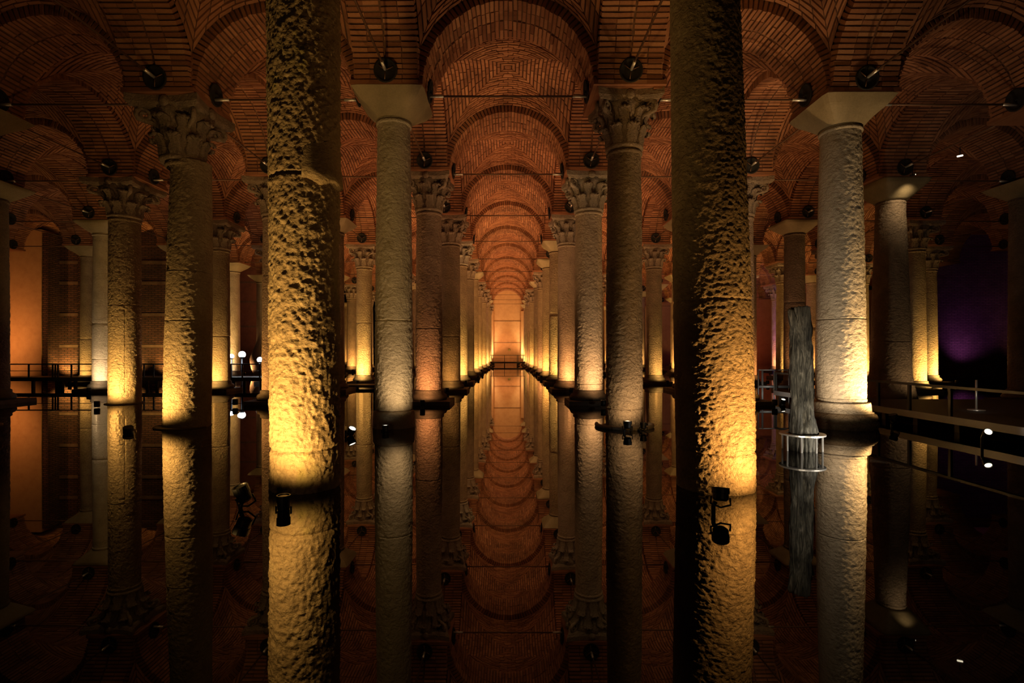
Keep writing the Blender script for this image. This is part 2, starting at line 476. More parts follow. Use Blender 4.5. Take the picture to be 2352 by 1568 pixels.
# ------------------------------------------------------------------ columns
def shaft_mesh(prof, n, m, amp, scale, seed, joints=(), lean=(0, 0), chip=None, smooth_side=None, stretch=1.0, seam=None):
    """lathe of prof [(z, r)...] with weathering as real relief; joints (z, width, depth)"""
    z0, z1 = prof[0][0], prof[-1][0]
    zs = list(np.linspace(z0, z1, m))
    for jz, jw, jd in joints: zs += [jz - jw, jz - jw * .4, jz, jz + jw * .4, jz + jw]
    zs = np.array(sorted(zs)); m = len(zs)
    rp = np.interp(zs, [p[0] for p in prof], [p[1] for p in prof])
    th = np.linspace(0, 2 * math.pi, n, endpoint=False)
    T, Z = np.meshgrid(th, zs); R = np.repeat(rp[:, None], n, 1)
    P = np.stack([np.cos(T) * R, np.sin(T) * R, Z], -1).reshape(-1, 3)
    if amp > 0:
        Q = P * scale; Q[:, 2] *= stretch
        d = fbm(Q, 3, seed) - .5
        d2 = np.abs(fbm(P * scale * 2.7 + 31, 2, seed + 5) - .5)
        d3 = fbm(P * 1.1 + 7, 2, seed + 9) - .5
        rel = amp * (1.5 * d - 1.1 * np.maximum(0, d2 - .12)) + amp * .8 * d3
        if smooth_side is not None:
            a0, wd = smooth_side
            da = np.abs((T.reshape(-1) - a0 + math.pi) % (2 * math.pi) - math.pi)
            rel = rel * np.clip((da - wd) / .12, 0.06, 1)
    else: rel = np.zeros(len(P))
    zz = Z.reshape(-1)
    for jz, jw, jd in joints:
        wob = (vnoise(np.stack([T.reshape(-1) * 3, zz * 0, zz * 0 + seed], -1), seed) - .5) * jw * .0
        rel = rel - jd * np.clip(1 - np.abs(zz - jz - wob) / (jw * .7), 0, 1)
    if chip:
        for ca, cz, cw, ch, cd in chip:
            da = np.abs((T.reshape(-1) - ca + math.pi) % (2 * math.pi) - math.pi)
            hgt = (zz - cz) / ch
            inside = (hgt >= 0) & (hgt <= 1) & (da < cw * (1 - hgt))
            rel = rel - cd * inside
    if seam:
        sa, sz0, sz1, sw, sd = seam
        da = np.abs((T.reshape(-1) - sa + math.pi) % (2 * math.pi) - math.pi)
        rel = rel - sd * ((da < sw) & (zz > sz0) & (zz < sz1))
    k = 1 + rel / np.maximum(R.reshape(-1), .05)
    P[:, 0] *= k; P[:, 1] *= k
    tt = np.clip((zz - 0) / 6.0, -.2, 1.2)
    P[:, 0] += lean[0] * tt; P[:, 1] += lean[1] * tt
    me = bpy.data.meshes.new('shaft')
    i = np.arange(m - 1)[:, None] * n; kk = np.arange(n)[None, :]; k2 = (kk + 1) % n
    fc = np.stack([i + kk, i + k2, i + n + k2, i + n + kk], -1).reshape(-1, 4)
    me.vertices.add(len(P)); me.vertices.foreach_set('co', P.reshape(-1))
    me.loops.add(fc.size); me.loops.foreach_set('vertex_index', fc.reshape(-1))
    me.polygons.add(len(fc)); me.polygons.foreach_set('loop_start', np.arange(0, fc.size, 4)); 
    me.polygons.foreach_set('use_smooth', np.ones(len(fc), bool))
    me.update(calc_edges=True); me.validate()
    return me

# --- capitals
def leaf_mesh(h, w, out):
    path = [(0, 0), (.012, .28), (.03, .6), (.09, .88), (.165, .98), (.215, .92), (.225, .8)]
    nu = 7; v = []; f = []
    for side in (0, 1):
        for i, (ro, zf) in enumerate(path):
            t = i / (len(path) - 1)
            ww = w * (1 - .1 * t) * (1 if i < len(path) - 1 else .6) * (1.16 if i % 2 else .78)
            for q in range(nu):
                u = 2 * q / (nu - 1) - 1
                lob = .022 * math.cos(u * math.pi * 3)
                v.append((u * ww, -(ro * out / .225 + .028 * (1 - u * u) + lob) + side * .03, zf * h - .02 * abs(u) * t))
    m = len(path); N = m * nu
    for s in (0, 1):
        for i in range(m - 1):
            for q in range(nu - 1):
                a = s * N + i * nu + q; F4 = (a, a + 1, a + nu + 1, a + nu)
                f.append(F4 if s == 0 else F4[::-1])
    for i in range(m - 1):
        for q in (0, nu - 1):
            a = i * nu + q; f.append((a, a + nu, a + nu + N, a + N) if q == 0 else (a, a + N, a + nu + N, a + nu))
    for q in range(nu - 1):
        a = (m - 1) * nu + q; f.append((a, a + 1, a + 1 + N, a + N))
    return mesh('leaf', v, f, True)
LEAF_LO, LEAF_HI = leaf_mesh(.40, .135, .21), leaf_mesh(.46, .15, .27)
def volute_mesh():
    b = MB(); pts = []; rs = []
    for i in range(26):
        a = -0.6 + i * .38; r = .15 * (1 - i / 30)
        pts.append((0, -.62 - .1 + r * math.cos(a) * -1, .78 + r * math.sin(a))); rs.append(.05 * (1 - i / 60))
    pts = [(0, -.42, .48), (0, -.52, .66)] + pts; rs = [.035, .045] + rs
    b.tube(pts, rs, 7); return b.mesh('volute', True)
VOLUTE = volute_mesh()
def abacus_mesh(hw=.76, z0=.90, z1=1.1, n=8):
    pts = []
    for s in range(4):
        for i in range(n):
            u = -1 + 2 * i / n
            c = .13 * (1 - u * u)
            x, y = u * hw, -hw + c
            a = s * math.pi / 2
            pts.append((x * math.cos(a) - y * math.sin(a), x * math.sin(a) + y * math.cos(a)))
    v = []; N = len(pts)
    for z, k in ((z0, .93), (z0 + .07, 1.0), (z1, 1.0)):
        v += [(x * k, y * k, z) for x, y in pts]
    f = [tuple(reversed(range(N)))]
    for l in range(2):
        for i in range(N): f.append((l * N + i, l * N + (i + 1) % N, (l + 1) * N + (i + 1) % N, (l + 1) * N + i))
    f.append(tuple(2 * N + i for i in range(N)))
    return mesh('abacus', v, f)
ABACUS = abacus_mesh()
bb = MB(); bb.lathe([(0, .43), (.03, .455), (.07, .455), (.1, .42), (.4, .43), (.65, .47), (.82, .56), (.92, .64)], 24)
BELL = bb.mesh('capital', True)
rb = MB(); rb.lathe([(0, .1), (.04, .11), (.07, .08), (.09, .03)], 10); BOSS = rb.mesh('boss', True)
def corinthian(parent, zb, h, mat, full, rn):
    k = rn / .40
    c = bpy.data.objects.new('capital', BELL.copy()); c.data.materials.append(mat); link(c, parent)
    c.location = (0, 0, zb); c.scale = (k, k, h / 1.1)
    def part(me, nm, rot, loc=(0, 0, 0), rx=0):
        key = me.name + mat.name
        if key not in CAPM:
            mm = me.copy(); mm.materials.append(mat); CAPM[key] = mm
        o = bpy.data.objects.new(nm, CAPM[key]); link(o, c)
        o.matrix_local = Matrix.Rotation(rot, 4, 'Z') @ Matrix.Translation(loc) @ Matrix.Rotation(rx, 4, 'X')
    if full:
        for i in range(8): part(LEAF_LO, 'leaf', i * math.pi / 4 + .2, (0, -.415, .08))
        for i in range(8): part(LEAF_HI, 'leaf', i * math.pi / 4 + .2 + math.pi / 8, (0, -.44, .34))
        for i in range(4): part(VOLUTE, 'volute', i * math.pi / 2 + math.pi / 4)
        part(ABACUS, 'abacus', 0)
        for i in range(4): part(BOSS, 'boss', i * math.pi / 2, (0, -.62, 1.0), math.pi / 2)
    else:
        key = 'far' + mat.name
        if key not in CAPM:
            b = MB()
            def add(me, mtx):
                n = len(b.v); b.v += [tuple(mtx @ v.co) for v in me.vertices]
                b.f += [tuple(i + n for i in p.vertices) for p in me.polygons]; b.t += [.5] * len(me.polygons)
            for i in range(8): add(LEAF_LO, Matrix.Rotation(i * math.pi / 4 + .2, 4, 'Z') @ Matrix.Translation((0, -.415, .08)))
            for i in range(8): add(LEAF_HI, Matrix.Rotation(i * math.pi / 4 + .2 + math.pi / 8, 4, 'Z') @ Matrix.Translation((0, -.44, .34)))
            for i in range(4): add(VOLUTE, Matrix.Rotation(i * math.pi / 2 + math.pi / 4, 4, 'Z'))
            me = b.mesh('carving', True); me.materials.append(mat); CAPM[key] = me
        o = bpy.data.objects.new('leaf_carving', CAPM[key]); link(o, c); o['kind'] = 'stuff'
        part(ABACUS, 'abacus', 0)
CAPM = {}
def impost_mesh(rn, h, top=.74, bowl=False):
    n = 48; v = []; L = 12
    for l in range(L + 1):
        t = l / L
        if bowl:
            g = math.sin(t * math.pi / 2) ** .8 if t < .75 else 1.0; sq = t ** 1.2
            if t < .08: g = 0.06
        else: g = t if t < .8 else .8 + (t - .8) * 1.0; sq = min(1, t * 1.6)
        for k in range(n):
            a = 2 * math.pi * k / n; c, s = math.cos(a), math.sin(a)
            e = 1 / max(abs(c), abs(s)); e = 1 + (min(e, 1.36) - 1) * sq
            r = (rn + .03 + (top - rn - .03) * g) * e
            v.append((r * c, r * s, t * h))
    f = [tuple(reversed(range(n)))]
    for l in range(L):
        for k in range(n): f.append((l * n + k, l * n + (k + 1) % n, (l + 1) * n + (k + 1) % n, (l + 1) * n + k))
    f.append(tuple(L * n + k for k in range(n)))
    return mesh('capital', v, f, bowl)

ulm = MB(); ulm.lathe([(0, .06), (.02, .075), (.16, .075), (.17, .065), (.15, .06)], 14)
UPM = ulm.mesh('uplight', True); UPM.materials.append(M['black'])
ul2 = MB(); ul2.lathe([(.150, .058), (.156, .05)], 12); LENSM = ul2.mesh('lens'); LENSM.materials.append(M['lens'])

NAMED = {}
COLUMNS = {}
def column(row, file, x=None, cap='cor', mat='tan', label=None, zt=None, rb=.40, rt=.37, base='plinth', light=None, joints=(), lean=(0, 0),
           amp=None, chip=None, smooth_side=None, capmat=None, prof=None, seed=None, y=None, scale=22.0, bowl=False, capz=None, stretch=1.0, seam=None):
    y = row_y(row) if y is None else y
    x = FILES[file] if x is None else x
    ztop = ZS + DZ[abs(file)] if capz is None else capz
    if zt is None: zt = ztop - 1.08 if cap == 'cor' else ztop - .42
    c = thing('column', label, 'column', (x, y, 0), 0, 'columns of the cistern')
    n, m = {1: (200, 620), 2: (110, 340), 3: (120, 330)}.get(row, (40, 60) if row <= 5 else (24, 24))
    if seam: n = 180
    if amp is None: amp = .022 if row <= 3 else (.012 if row <= 5 else 0)
    pr = prof or [(-.8, rb), (0.0, rb), (2.0, rb * .985), (4.0, (rb + rt) / 2), (zt - .35, rt), (zt - .30, rt), (zt, rt)]
    me = shaft_mesh(pr, n, m, amp, scale, seed if seed is not None else row * 31 + file * 7, joints, lean, chip, smooth_side, stretch, seam)
    me.materials.append(M[mat]); sh = obj('shaft', me, None, c)
    tt = zt / 6.0; lx, ly = lean[0] * tt, lean[1] * tt
    # neck ring
    nk = MB(); nk.lathe([(zt - .14, rt - .01), (zt - .12, rt + .025), (zt - .07, rt + .03), (zt - .05, rt - .01)], 32, lx, ly, cap=False)
    nk.build('neck_ring', M[mat], c, smooth=True)
    cm = M[capmat or ('capital' if cap == 'cor' else 'impost')]
    if cap == 'cor':
        corinthian(c, zt - .02, ztop - zt, cm, row <= 3, rt)
        cc = c.children[-1]; cc.location.x = lx; cc.location.y = ly; cc.rotation_euler = (0, 0, ((row * 5 + file * 3) % 7 - 3) * .02)
    else:
        o = obj('capital', impost_mesh(rt, ztop - zt, bowl=bowl), cm, c); o.location = (lx, ly, zt - .02)
    if base == 'plinth':
        p = MB(); s = .66 + .05 * ((row * 3 + file) % 3)
        p.hexa([(-s, -s, -.8), (s, -s, -.8), (s, s, -.8), (-s, s, -.8), (-s * .94, -s * .94, .12), (s * .94, -s * .94, .12), (s * .94, s * .94, .12), (-s * .94, s * .94, .12)])
        p.build('plinth', M['wet'], c)
        p = MB(); p.lathe([(.12, rb + .13), (.2, rb + .16), (.28, rb + .12), (.32, rb + .05), (.40, rb + .05), (.43, rb + .01)], 32)
        p.build('base_moulding', M['wet' if row > 2 else mat], c, smooth=True)
    elif base == 'ring':
        p = MB(); p.lathe([(-.8, rb + .05), (-.02, rb + .05), (.3, rb + .035), (.34, rb + .02), (.36, rb - .01)], 48)
        p.build('base_moulding', M[mat], c, smooth=True)
    elif base == 'disc':
        p = MB(); p.lathe([(-.8, rb + .1), (-.04, rb + .1), (.02, rb + .09), (.035, rb + .03), (.035, rb - .02)], 48)
        p.build('foot_disc', M['wet'], c, smooth=True)
    COLUMNS[(row, file)] = c
    if light:
        for (az, off, power, col, aimz, size) in light:
            az = math.radians(az); dx, dy = math.sin(az), -math.cos(az)      # 0 = towards the camera, 90 = to the right
            R_ = rb + off + .2
            px_, py_ = x + dx * R_, y + dy * R_
            lamp('SPOT', (px_, py_, .24 if row >= 3 else .2), (x + dx * rb * .7, y + dy * rb * .7, aimz * .88), power * COLUMN_GAIN, col, size + 28, 1.0, .06)
            if base == 'plinth' or row >= 3:
                u = obj('uplight', UPM, None, c); u.location = (dx * R_, dy * R_, .02 if base != 'plinth' else .05)
                obj('lens', LENSM, None, u)
    return c

J = lambda *zs: [(z, .03, .02) for z in zs]
# near pair
column(1, -1, -2.41, 'imp', 'mossy', 'near thick pitted column with a broken lip, yellow lit and algae streaked', rb=.395, rt=.41, base='none', amp=.036, scale=26, stretch=.75,
       joints=[(3.62, .035, .06), (.47, .05, .02)], lean=(-.02, 0), light=[(8.5, .355, 5, YELLOW, 1.2, 100), (-28, .9, 30, YELLOW, 1.8, 78)], seed=3)
column(1, 1, 2.49, 'imp', 'tan', 'near thick column with wavy rippled surface, lit gold low down beside pole lamp', rb=.445, rt=.385, base='none', amp=.026, scale=26, stretch=1.5,
       joints=[(2.2, .03, .015), (.45, .03, .02)], lean=(-.14, 0), light=[(26, .65, 26, AMBER, 1.0, 78)], smooth_side=(math.radians(188), .46), seed=8)
# the broken lip of the near column
lip = MB(); n_ = 26
for i in range(n_ + 1):
    a = math.radians(-75 + 95 * i / n_); w = max(0.0, math.sin(math.pi * i / n_)) ** .5
    for (r_, z_) in ((.36, 3.50 + .06 * (1 - w)), (.41 + .045 * w, 3.56), (.405 + .035 * w, 3.66), (.395, 3.80 + .22 * w)): lip.v.append((r_ * math.cos(a), r_ * math.sin(a), z_ + .02 * math.sin(i * .6)))
for i in range(n_):
    for q in range(3): lip.f.append((i * 4 + q, i * 4 + 4 + q, i * 4 + 5 + q, i * 4 + 1 + q)); lip.t.append(.5)
lip.build('stone_lip', M['mossy'], COLUMNS[(1, -1)], smooth=True)
# second row
column(2, -3, -11.45, 'imp', 'pale', 'column whose pale capital just enters the top of the left edge', base='disc')
column(2, -2, -6.93, 'cor', 'tan', 'leaning column with a triangular chip at its joint, yellow glow at lower front', rb=.45, rt=.385, base='disc',
       joints=[(3.28, .02, .03), (2.25, .03, .015), (.42, .02, .02)], lean=(.10, 0), chip=[(math.radians(222), 3.3, .3, .42, .1)], zt=5.6,
       light=[(-22, .6, 32, YELLOW, 1.15, 68)], smooth_side=(math.radians(15), .45), seed=21)
column(2, -1, -2.42, 'imp', 'pale', 'grey column under a plain flared block capital, second on left of central aisle', rb=.40, rt=.345, base='ring',
       joints=[(2.25, .025, .02), (.36, .02, .03)], light=[(22, .6, 7, PALE, 2.0, 80)], smooth_side=(math.radians(-60), .3), seed=33, zt=6.5)
column(2, 1, 2.50, 'cor', 'brown', 'dim column with dark leafy capital and ribbed hose round its foot', rb=.385, rt=.35, base='disc', capmat='capital',
       joints=[(.40, .02, .03)], light=[(32, .6, 6, PALE, 1.7, 85)], seed=41)
column(2, 2, 7.12, 'imp', 'pale', 'bright column on stepped round base standing right of the timber post', rb=.47, rt=.385, base='none',
       joints=[(2.28, .025, .02), (.62, .015, .02)], light=[(40, .75, 64, (1, .61, .25), 1.7, 62), (-30, .9, 11, (1, .74, .48), 2.2, 85)], smooth_side=(math.radians(180), .58), lean=(0.0, 0), seed=52, zt=6.35)
b2 = COLUMNS[(2, 2)]
p = MB(); p.lathe([(.33, .60), (.34, .56), (.50, .545), (.53, .54), (.54, .47)], 56); p.build('upper_moulding', M['pale'], b2, smooth=True)
p = MB(); p.lathe([(-.8, .66), (.0, .66), (.09, .69), (.14, .68), (.16, .64), (.22, .68), (.29, .64), (.33, .56)], 56); p.build('base_torus', M['tan'], b2, smooth=True)
# third row
column(3, -4, -15.85, 'imp', 'brown', 'dark silhouetted column with bowl capital cut by the left edge', bowl=True)
column(3, -3, -11.77, 'cor', 'tan', 'column with T-shaped crack below mid height, golden at its foot, far left aisle', rb=.43, rt=.41,
       seam=(math.radians(303), .35, 3.0, .03, .02), joints=[(3.0, .02, .04)], light=[(5, .6, 30, YELLOW, 1.2, 90)], base='disc')
column(3, -2, -7.12, 'cor', 'rosy', 'rough column peeking out from behind the near algae streaked column', joints=J(3.9), light=[(-40, .6, 14, AMBER, 1.5, 90)])
column(3, -1, -2.41, 'cor', 'rosy', 'reddish rough column with leafy capital, third on the left side of central aisle', rb=.415, rt=.375,
       joints=J(2.3), light=[(0, .6, 14, ORANGE, 1.2, 90)])
column(3, 1, 2.507, 'cor', 'pale', 'pale column with pale leafy capital, third on the right side of central aisle', rb=.43, rt=.40, capmat='capital_pale',
       joints=J(.62), light=[(10, .65, 15, (1, .54, .24), 1.7, 90)])
column(3, 2, 7.17, 'cor', 'rosy', 'slim lit column half hidden behind the near rippled column', light=[(25, .6, 18, AMBER, 1.6, 90)])
column(3, 3, 11.8, 'imp', 'brown', 'thick tapering column with smoky base and lamp lit bowl capital, by right walkway', rb=.54, rt=.37, base='none', bowl=True, joints=J(1.9),
       prof=[(-.8, .68), (.2, .68), (.55, .60), (.9, .54), (3, .48), (6.3, .38)], light=[(20, .8, 3, PALE, 2.0, 80)], zt=6.2)
column(3, 4, 15.95, 'imp', 'brown', 'barely lit column at the right edge beyond the platform')
# fourth row
column(4, -4, -16.2, 'imp', 'pale', 'pale column with moulded base right behind the left walkway railing', bowl=True, joints=J(2.7, 1.3), light=[(15, .6, 14, (1, .7, .4), 1.2, 90)])
column(4, -3, -11.58, 'cor', 'tan', 'column glowing gold near its foot, standing before the globe lamps', joints=J(2.2), light=[(10, .6, 30, YELLOW, 1.2, 85)])
column(4, -2, -6.95, 'imp', 'brown', 'brown column showing only its right edge behind near algae streaked column', light=[(-30, .6, 6, ORANGE, 1.2, 80)])
column(4, -1, -2.28, 'cor', 'brown', 'dark brown column, fourth on the left side of central aisle', joints=J(2.2), light=[(0, .6, 9, AMBER, 1.0, 80)])
column(4, 1, 2.416, 'cor', 'pale', 'whitish column, orange low down, fourth on the right side of central aisle', capmat='capital_pale', joints=J(.55), light=[(0, .6, 18, ORANGE, 1.4, 90)])
column(4, 2, 7.2, 'imp', 'tan', 'fourth column of the file right of the aisle, behind near rippled column')
column(4, 3, 11.55, 'imp', 'brown', 'broken topped brown column under a pale bowl capital behind the timber post', bowl=True, joints=J(3.55), light=[(-20, .6, 14, ORANGE, 3.2, 60)], capmat='impost')
column(4, 4, 16.35, 'cor', 'tan', 'yellow lit column beside smoky tapering one, left of a matching pair', rb=.42, light=[(25, .6, 60, YELLOW, 1.1, 75)])
# fifth row
column(5, -5, -20.7, 'imp', 'tan', 'ochre column with flared block capital in front of the brick wall', joints=J(2.2), light=[(0, .6, 16, YELLOW, 1.2, 90)])
column(5, -4, None, 'imp', 'tan', 'fifth row column hidden behind the leaning chipped column')
column(5, -3, None, 'cor', 'tan', 'fifth row column hidden behind the slim column next to algae streaked one')
column(5, -2, -7.09, 'cor', 'tan', 'brightly golden column between the algae streaked column and the grey one', joints=J(3), light=[(0, .6, 60, YELLOW, 1.4, 90)])
column(5, -1, -2.36, 'cor', 'tan', 'thin yellow lit column, fifth on the left side of central aisle', light=[(20, .6, 34, YELLOW, 1.4, 90)], capmat='capital_pale')
column(5, 1, 2.47, 'imp', 'tan', 'column with pale block capital and broken joint, fifth on right of central aisle', joints=[(3.4, .06, .06)], light=[(-5, .6, 36, YELLOW, 1.8, 90)], amp=.03)
column(5, 2, 7.28, 'cor', 'brown', 'ochre column seen between the dim leafy one and near rippled column', light=[(15, .6, 22, YELLOW, 1.2, 85)])
column(5, 3, 11.95, 'imp', 'tan', 'fifth row column whose block capital shows right of near rippled column', light=[(20, .6, 14, ORANGE, 1.6, 90)])
column(5, 4, None, 'cor', 'tan', 'fifth row column hidden behind the bright column on stepped base')
column(5, 5, 20.85, 'cor', 'tan', 'yellow lit leafy column against the purple wall, right of a matching pair', rb=.42, light=[(25, .6, 70, YELLOW, 1.1, 75)])
# sixth and seventh rows with their own looks
column(6, -4, -16.2, 'imp', 'pale', 'slender pale column with plain capital behind the white globe lamps', light=[(-10, .6, 20, (1, .68, .4), 1.3, 90)])
column(6, 4, 16.3, 'cor', 'tan', 'yellow lit column just left of the timber post, leafy capital', light=[(20, .6, 60, YELLOW, 1.4, 85)])
column(6, 5, 20.9, 'cor', 'tan', 'thin ochre column right beside the bright column on stepped base', light=[(10, .6, 40, YELLOW, 1.4, 85)])
column(7, -4, -16.75, 'imp', 'pale', 'pale column with bulging vase shaped foot beyond the globe lamps', base='none',
       prof=[(-.8, .6), (.2, .6), (.55, .76), (1.05, .8), (1.5, .68), (2.0, .46), (2.4, .39), (6.0, .37), (6.3, .37)], light=[(-60, .5, 8, ORANGE, 1.6, 100)])
column(7, 5, 20.9, 'imp', 'rosy', 'ochre column between the timber post and the bright column, pale slab capital', light=[(20, .6, 40, AMBER, 1.2, 85)], joints=[(3.2, .06, .05)])
column(8, 5, 21.0, 'cor', 'rosy', 'thin column edged in violet light left of the yellow one', light=[(-20, .6, 40, ORANGE, 1.2, 85)])
# the rest of the receding files
ORD = {6: 'sixth', 7: 'seventh', 8: 'eighth', 9: 'ninth', 10: 'tenth', 11: 'eleventh', 12: 'twelfth'}
SIDE = {-3: 'third file left of the aisle', -2: 'second file left of the aisle', -1: 'left side of the central aisle', 1: 'right side of the central aisle',
        2: 'second file right of the aisle', 3: 'third file right of the aisle', 4: 'fourth file right of the aisle', -4: 'fourth file left of the aisle'}
rg = random.Random(4)
for row in range(6, 13):
    for file in (-4, -3, -2, -1, 1, 2, 3, 4):
        if (row, file) in COLUMNS: continue
        if file == -4 and row not in (10, 11): continue
        if file == 4 and row > 10: continue
        x = FILES[file]
        if file == -1: x = -2.34 if row < 9 else -2.2
        if file == 1 and row >= 9: x = 2.28
        if file == -3: x = -12.1 if row >= 8 else -11.7
        if file == -4: x = -17.0
        cap = rg.choice(['cor', 'imp', 'cor']) if row > 6 else ('cor' if file != 1 else 'imp')
        if (row, file) in ((7, -1), (11, -4)): cap = 'imp'
        mt = rg.choice(['tan', 'rosy', 'brown', 'tan'])
        if (row, file) == (6, -1): mt = 'brown'
        pw = rg.uniform(26, 48) * (0.15 if (row, file) == (6, -1) else 1)
        az = rg.choice([-15, 0, 10, 20]) + (35 if file < 0 else -35)
        lt = [(az, .6, pw, rg.choice([YELLOW, AMBER, AMBER, ORANGE]), 1.4, 90)]
        column(row, file, x, cap, mt, '%s column back on the %s' % (ORD[row], SIDE[file]), light=lt, bowl=rg.random() < .3)

# ------------------------------------------------------------------ vault uplighting: unseen floods added behind column feet to brighten the vaults
def flood(x, y, power, col=ORANGE, size=100, tx=0.0, ty=1.2):
    lamp('SPOT', (x, y, .3), (x + tx, y + ty, 6.0), power * VAULT_GAIN, col, size, 0.7, .12)
for row in range(2, 13):
    yy = row_y(row) + .75
    for file, x in FILES.items():
        if abs(file) > 5 or behind_wall(x, yy) or not in_view(x - 1, x + 1, yy): continue
        g = {2: .25, 3: .55, 4: .9}.get(row, 1.1)
        if abs(file) == 2: g *= .9
        if file <= -3: g *= .34 if file == -3 else .12
        if file >= 3: g *= .22 if file == 3 else .1
        flood(x + (.5 if x < 0 else -.5), yy, 170 * g, (1.0, .46, .19), 105, (1.2 if x < 0 else -1.2), 1.0)

# ------------------------------------------------------------------ separate lamps standing in the water
def uplight(label, x, y, z, tilt=(0, 0), r=.06, h=.15, stalk=True, lit=True, power=0, col=AMBER, aim=None, bracket=True, size=80):
    t = thing('uplight', label, 'lamp', (x, y, 0), 0, 'uplights around the column feet')
    b = MB(); b.lathe([(0, r * .7), (.02, r), (h * .55, r), (h * .57, r * 1.12), (h, r * 1.12), (h, r * .98), (h - .012, r * .95)], 20)
    o = b.build('lamp_head', M['black'], t, smooth=False); o.location = (0, 0, z - h / 2)
    o.rotation_euler = (tilt[0], tilt[1], 0)
    l = MB(); l.lathe([(h - .012, r * .9), (h - .008, r * .6)], 16); l.build('lens', M['lens'] if lit else M['black'], o)
    if bracket:
        k = MB(); k.tube([(r * 1.25, 0, h * .3), (r * 1.3, 0, -.03), (0, 0, -.06), (-r * 1.3, 0, -.03), (-r * 1.25, 0, h * .3)], .01, 6)
        k.build('yoke', M['black'], o, smooth=True)
    if stalk:
        k = MB(); k.tube([(-r * .6, .01, z - h * .55), (-r * .9, .012, z - h * .9), (-r * .8, .012, -.25)], .022, 8); k.build('stalk', M['black'], t, smooth=True)
        k = MB(); k.lathe([(-.8, .12), (-.76, .12), (-.74, .02)], 12); k.build('foot', M['black'], t)
    if power:
        lamp('SPOT', (x, y, z + h * .6), aim, power, col, size, 1.0, .05)
    return t
uplight('black uplight in the water at the foot of the algae streaked near column', -2.27, 5.28, .07, h=.16, lit=False)
uplight('black uplight on a thick stalk before the rippled near column', 2.10, 5.12, .2, (-.25, .1), r=.075, h=.13, lit=False)
uplight('unlit black uplight on a stalk in open water left of algae streaked column', -2.66, 5.3, .17, (.2, -.3), r=.07, h=.17, lit=False)
uplight('small uplight with glowing lens at the foot of the grey column', -2.44, 10.42, .06, r=.06, h=.14)
uplight('taller uplight on stand over the ribbed hose, left of two', 2.37, 10.25, .16, r=.075, h=.14, lit=False, power=45, col=PALE, aim=(2.5, 10.8, .5), size=130)
uplight('shorter uplight on stand over the ribbed hose, right of two', 2.72, 10.4, .12, r=.06, h=.13, lit=False)
uplight('black uplight standing left of the leaning chipped column', -7.5, 10.3, .04, (.3, .2), r=.08, h=.16, lit=False)
uplight('grey lit uplight between algae streaked column and grey column', -3.0, 9.9, .1, (.3, .5), r=.07, h=.16, lit=True)
uplight('dark uplight beside the stepped base of the bright column', 8.2, 11.0, .2, (0, -.3), r=.07, h=.16, lit=False)
uplight('uplight with glaring oval lens beside the right walkway', 8.0, 8.7, .28, (.9, -.6), r=.055, h=.13, power=14, col=(1, .95, .8), aim=(9.6, 8.0, .3))
uplight('small bright uplight in the water left of the timber post', 8.2, 15.5, .12, (.4, 0), r=.06, h=.15)
# ribbed hose round the foot of the dim leafy column
t = thing('ribbed_hose', 'pale ribbed hose coiled round the foot of the dim leafy column', 'hose', (2.50, 11.12, 0))
k = MB()
n = 60
pts = [(.58 * math.sin(a), -.58 * math.cos(a), .035) for a in [(-1.9 + 3.8 * i / n) for i in range(n + 1)]]
k.tube(pts, [.035 + .012 * (i % 2) for i in range(n + 1)], 8); k.build('hose', M['rope'], t, smooth=True)
k = MB(); k.box(-.02, .02, -.66, -.5, 0, .09); k.build('clip', M['black'], t)

# ------------------------------------------------------------------ weathered timber post in its steel cage
t = thing('timber_post', 'split grey timber post rising from a steel ring cage', 'post', (4.8, 8.47, 0))
zz = np.linspace(-.8, 2.33, 150); nt_ = 48; V = []
th = np.linspace(0, 2 * math.pi, nt_, endpoint=False)
T, Z = np.meshgrid(th, zz); base_r = np.interp(Z, [-.8, 0.3, .8, 1.3, 2.0, 2.33], [.2, .19, .155, .165, .15, .135])
P = np.stack([np.cos(T) * 2.2, np.sin(T) * 2.2, Z * 1.7], -1).reshape(-1, 3)
n1 = fbm(P * 1.2, 4, 3).reshape(T.shape) - .5; n2 = fbm(np.stack([np.cos(T) * 6, np.sin(T) * 6, Z * .35], -1).reshape(-1, 3), 3, 9).reshape(T.shape) - .5
R = base_r * (1 + .75 * n1 + .8 * n2)
hole = np.exp(-(((T - 4.55) / .35) ** 2 + ((Z - .62) / .12) ** 2)); R -= .07 * hole
Z2 = Z + np.where(Z > 2.25, .12 * n1, 0)
cxs = np.interp(zz, [-.8, .8, 1.5, 2.33], [.0, .0, -.03, -.02])
V = np.stack([np.cos(T) * R + cxs[:, None], np.sin(T) * R, Z2], -1).reshape(-1, 3)
Fq = [(i * nt_ + k, i * nt_ + (k + 1) % nt_, (i + 1) * nt_ + (k + 1) % nt_, (i + 1) * nt_ + k) for i in range(149) for k in range(nt_)]
Fq.append(tuple(149 * nt_ + k for k in range(nt_)))
obj('trunk', mesh('trunk', V, Fq, True), M['timber'], t)
k = MB(); k.tube([(-.06, -.02, 1.85), (-.15, -.03, 2.08), (-.21, -.04, 2.26), (-.22, -.04, 2.3)], [.1, .075, .05, .02], 9); k.build('branch_stub', M['timber'], t, smooth=True)
k = MB(); k.tube([(.12, .0, .05), (.19, -.02, .25), (.17, 0, .48), (.15, 0, .62)], [.09, .075, .05, .02], 8); k.build('splinter', M['timber'], t, smooth=True)
t = thing('ring_cage', 'polished steel cage of rods and a flat ring around the timber post', 'cage', (4.8, 8.47, 0))
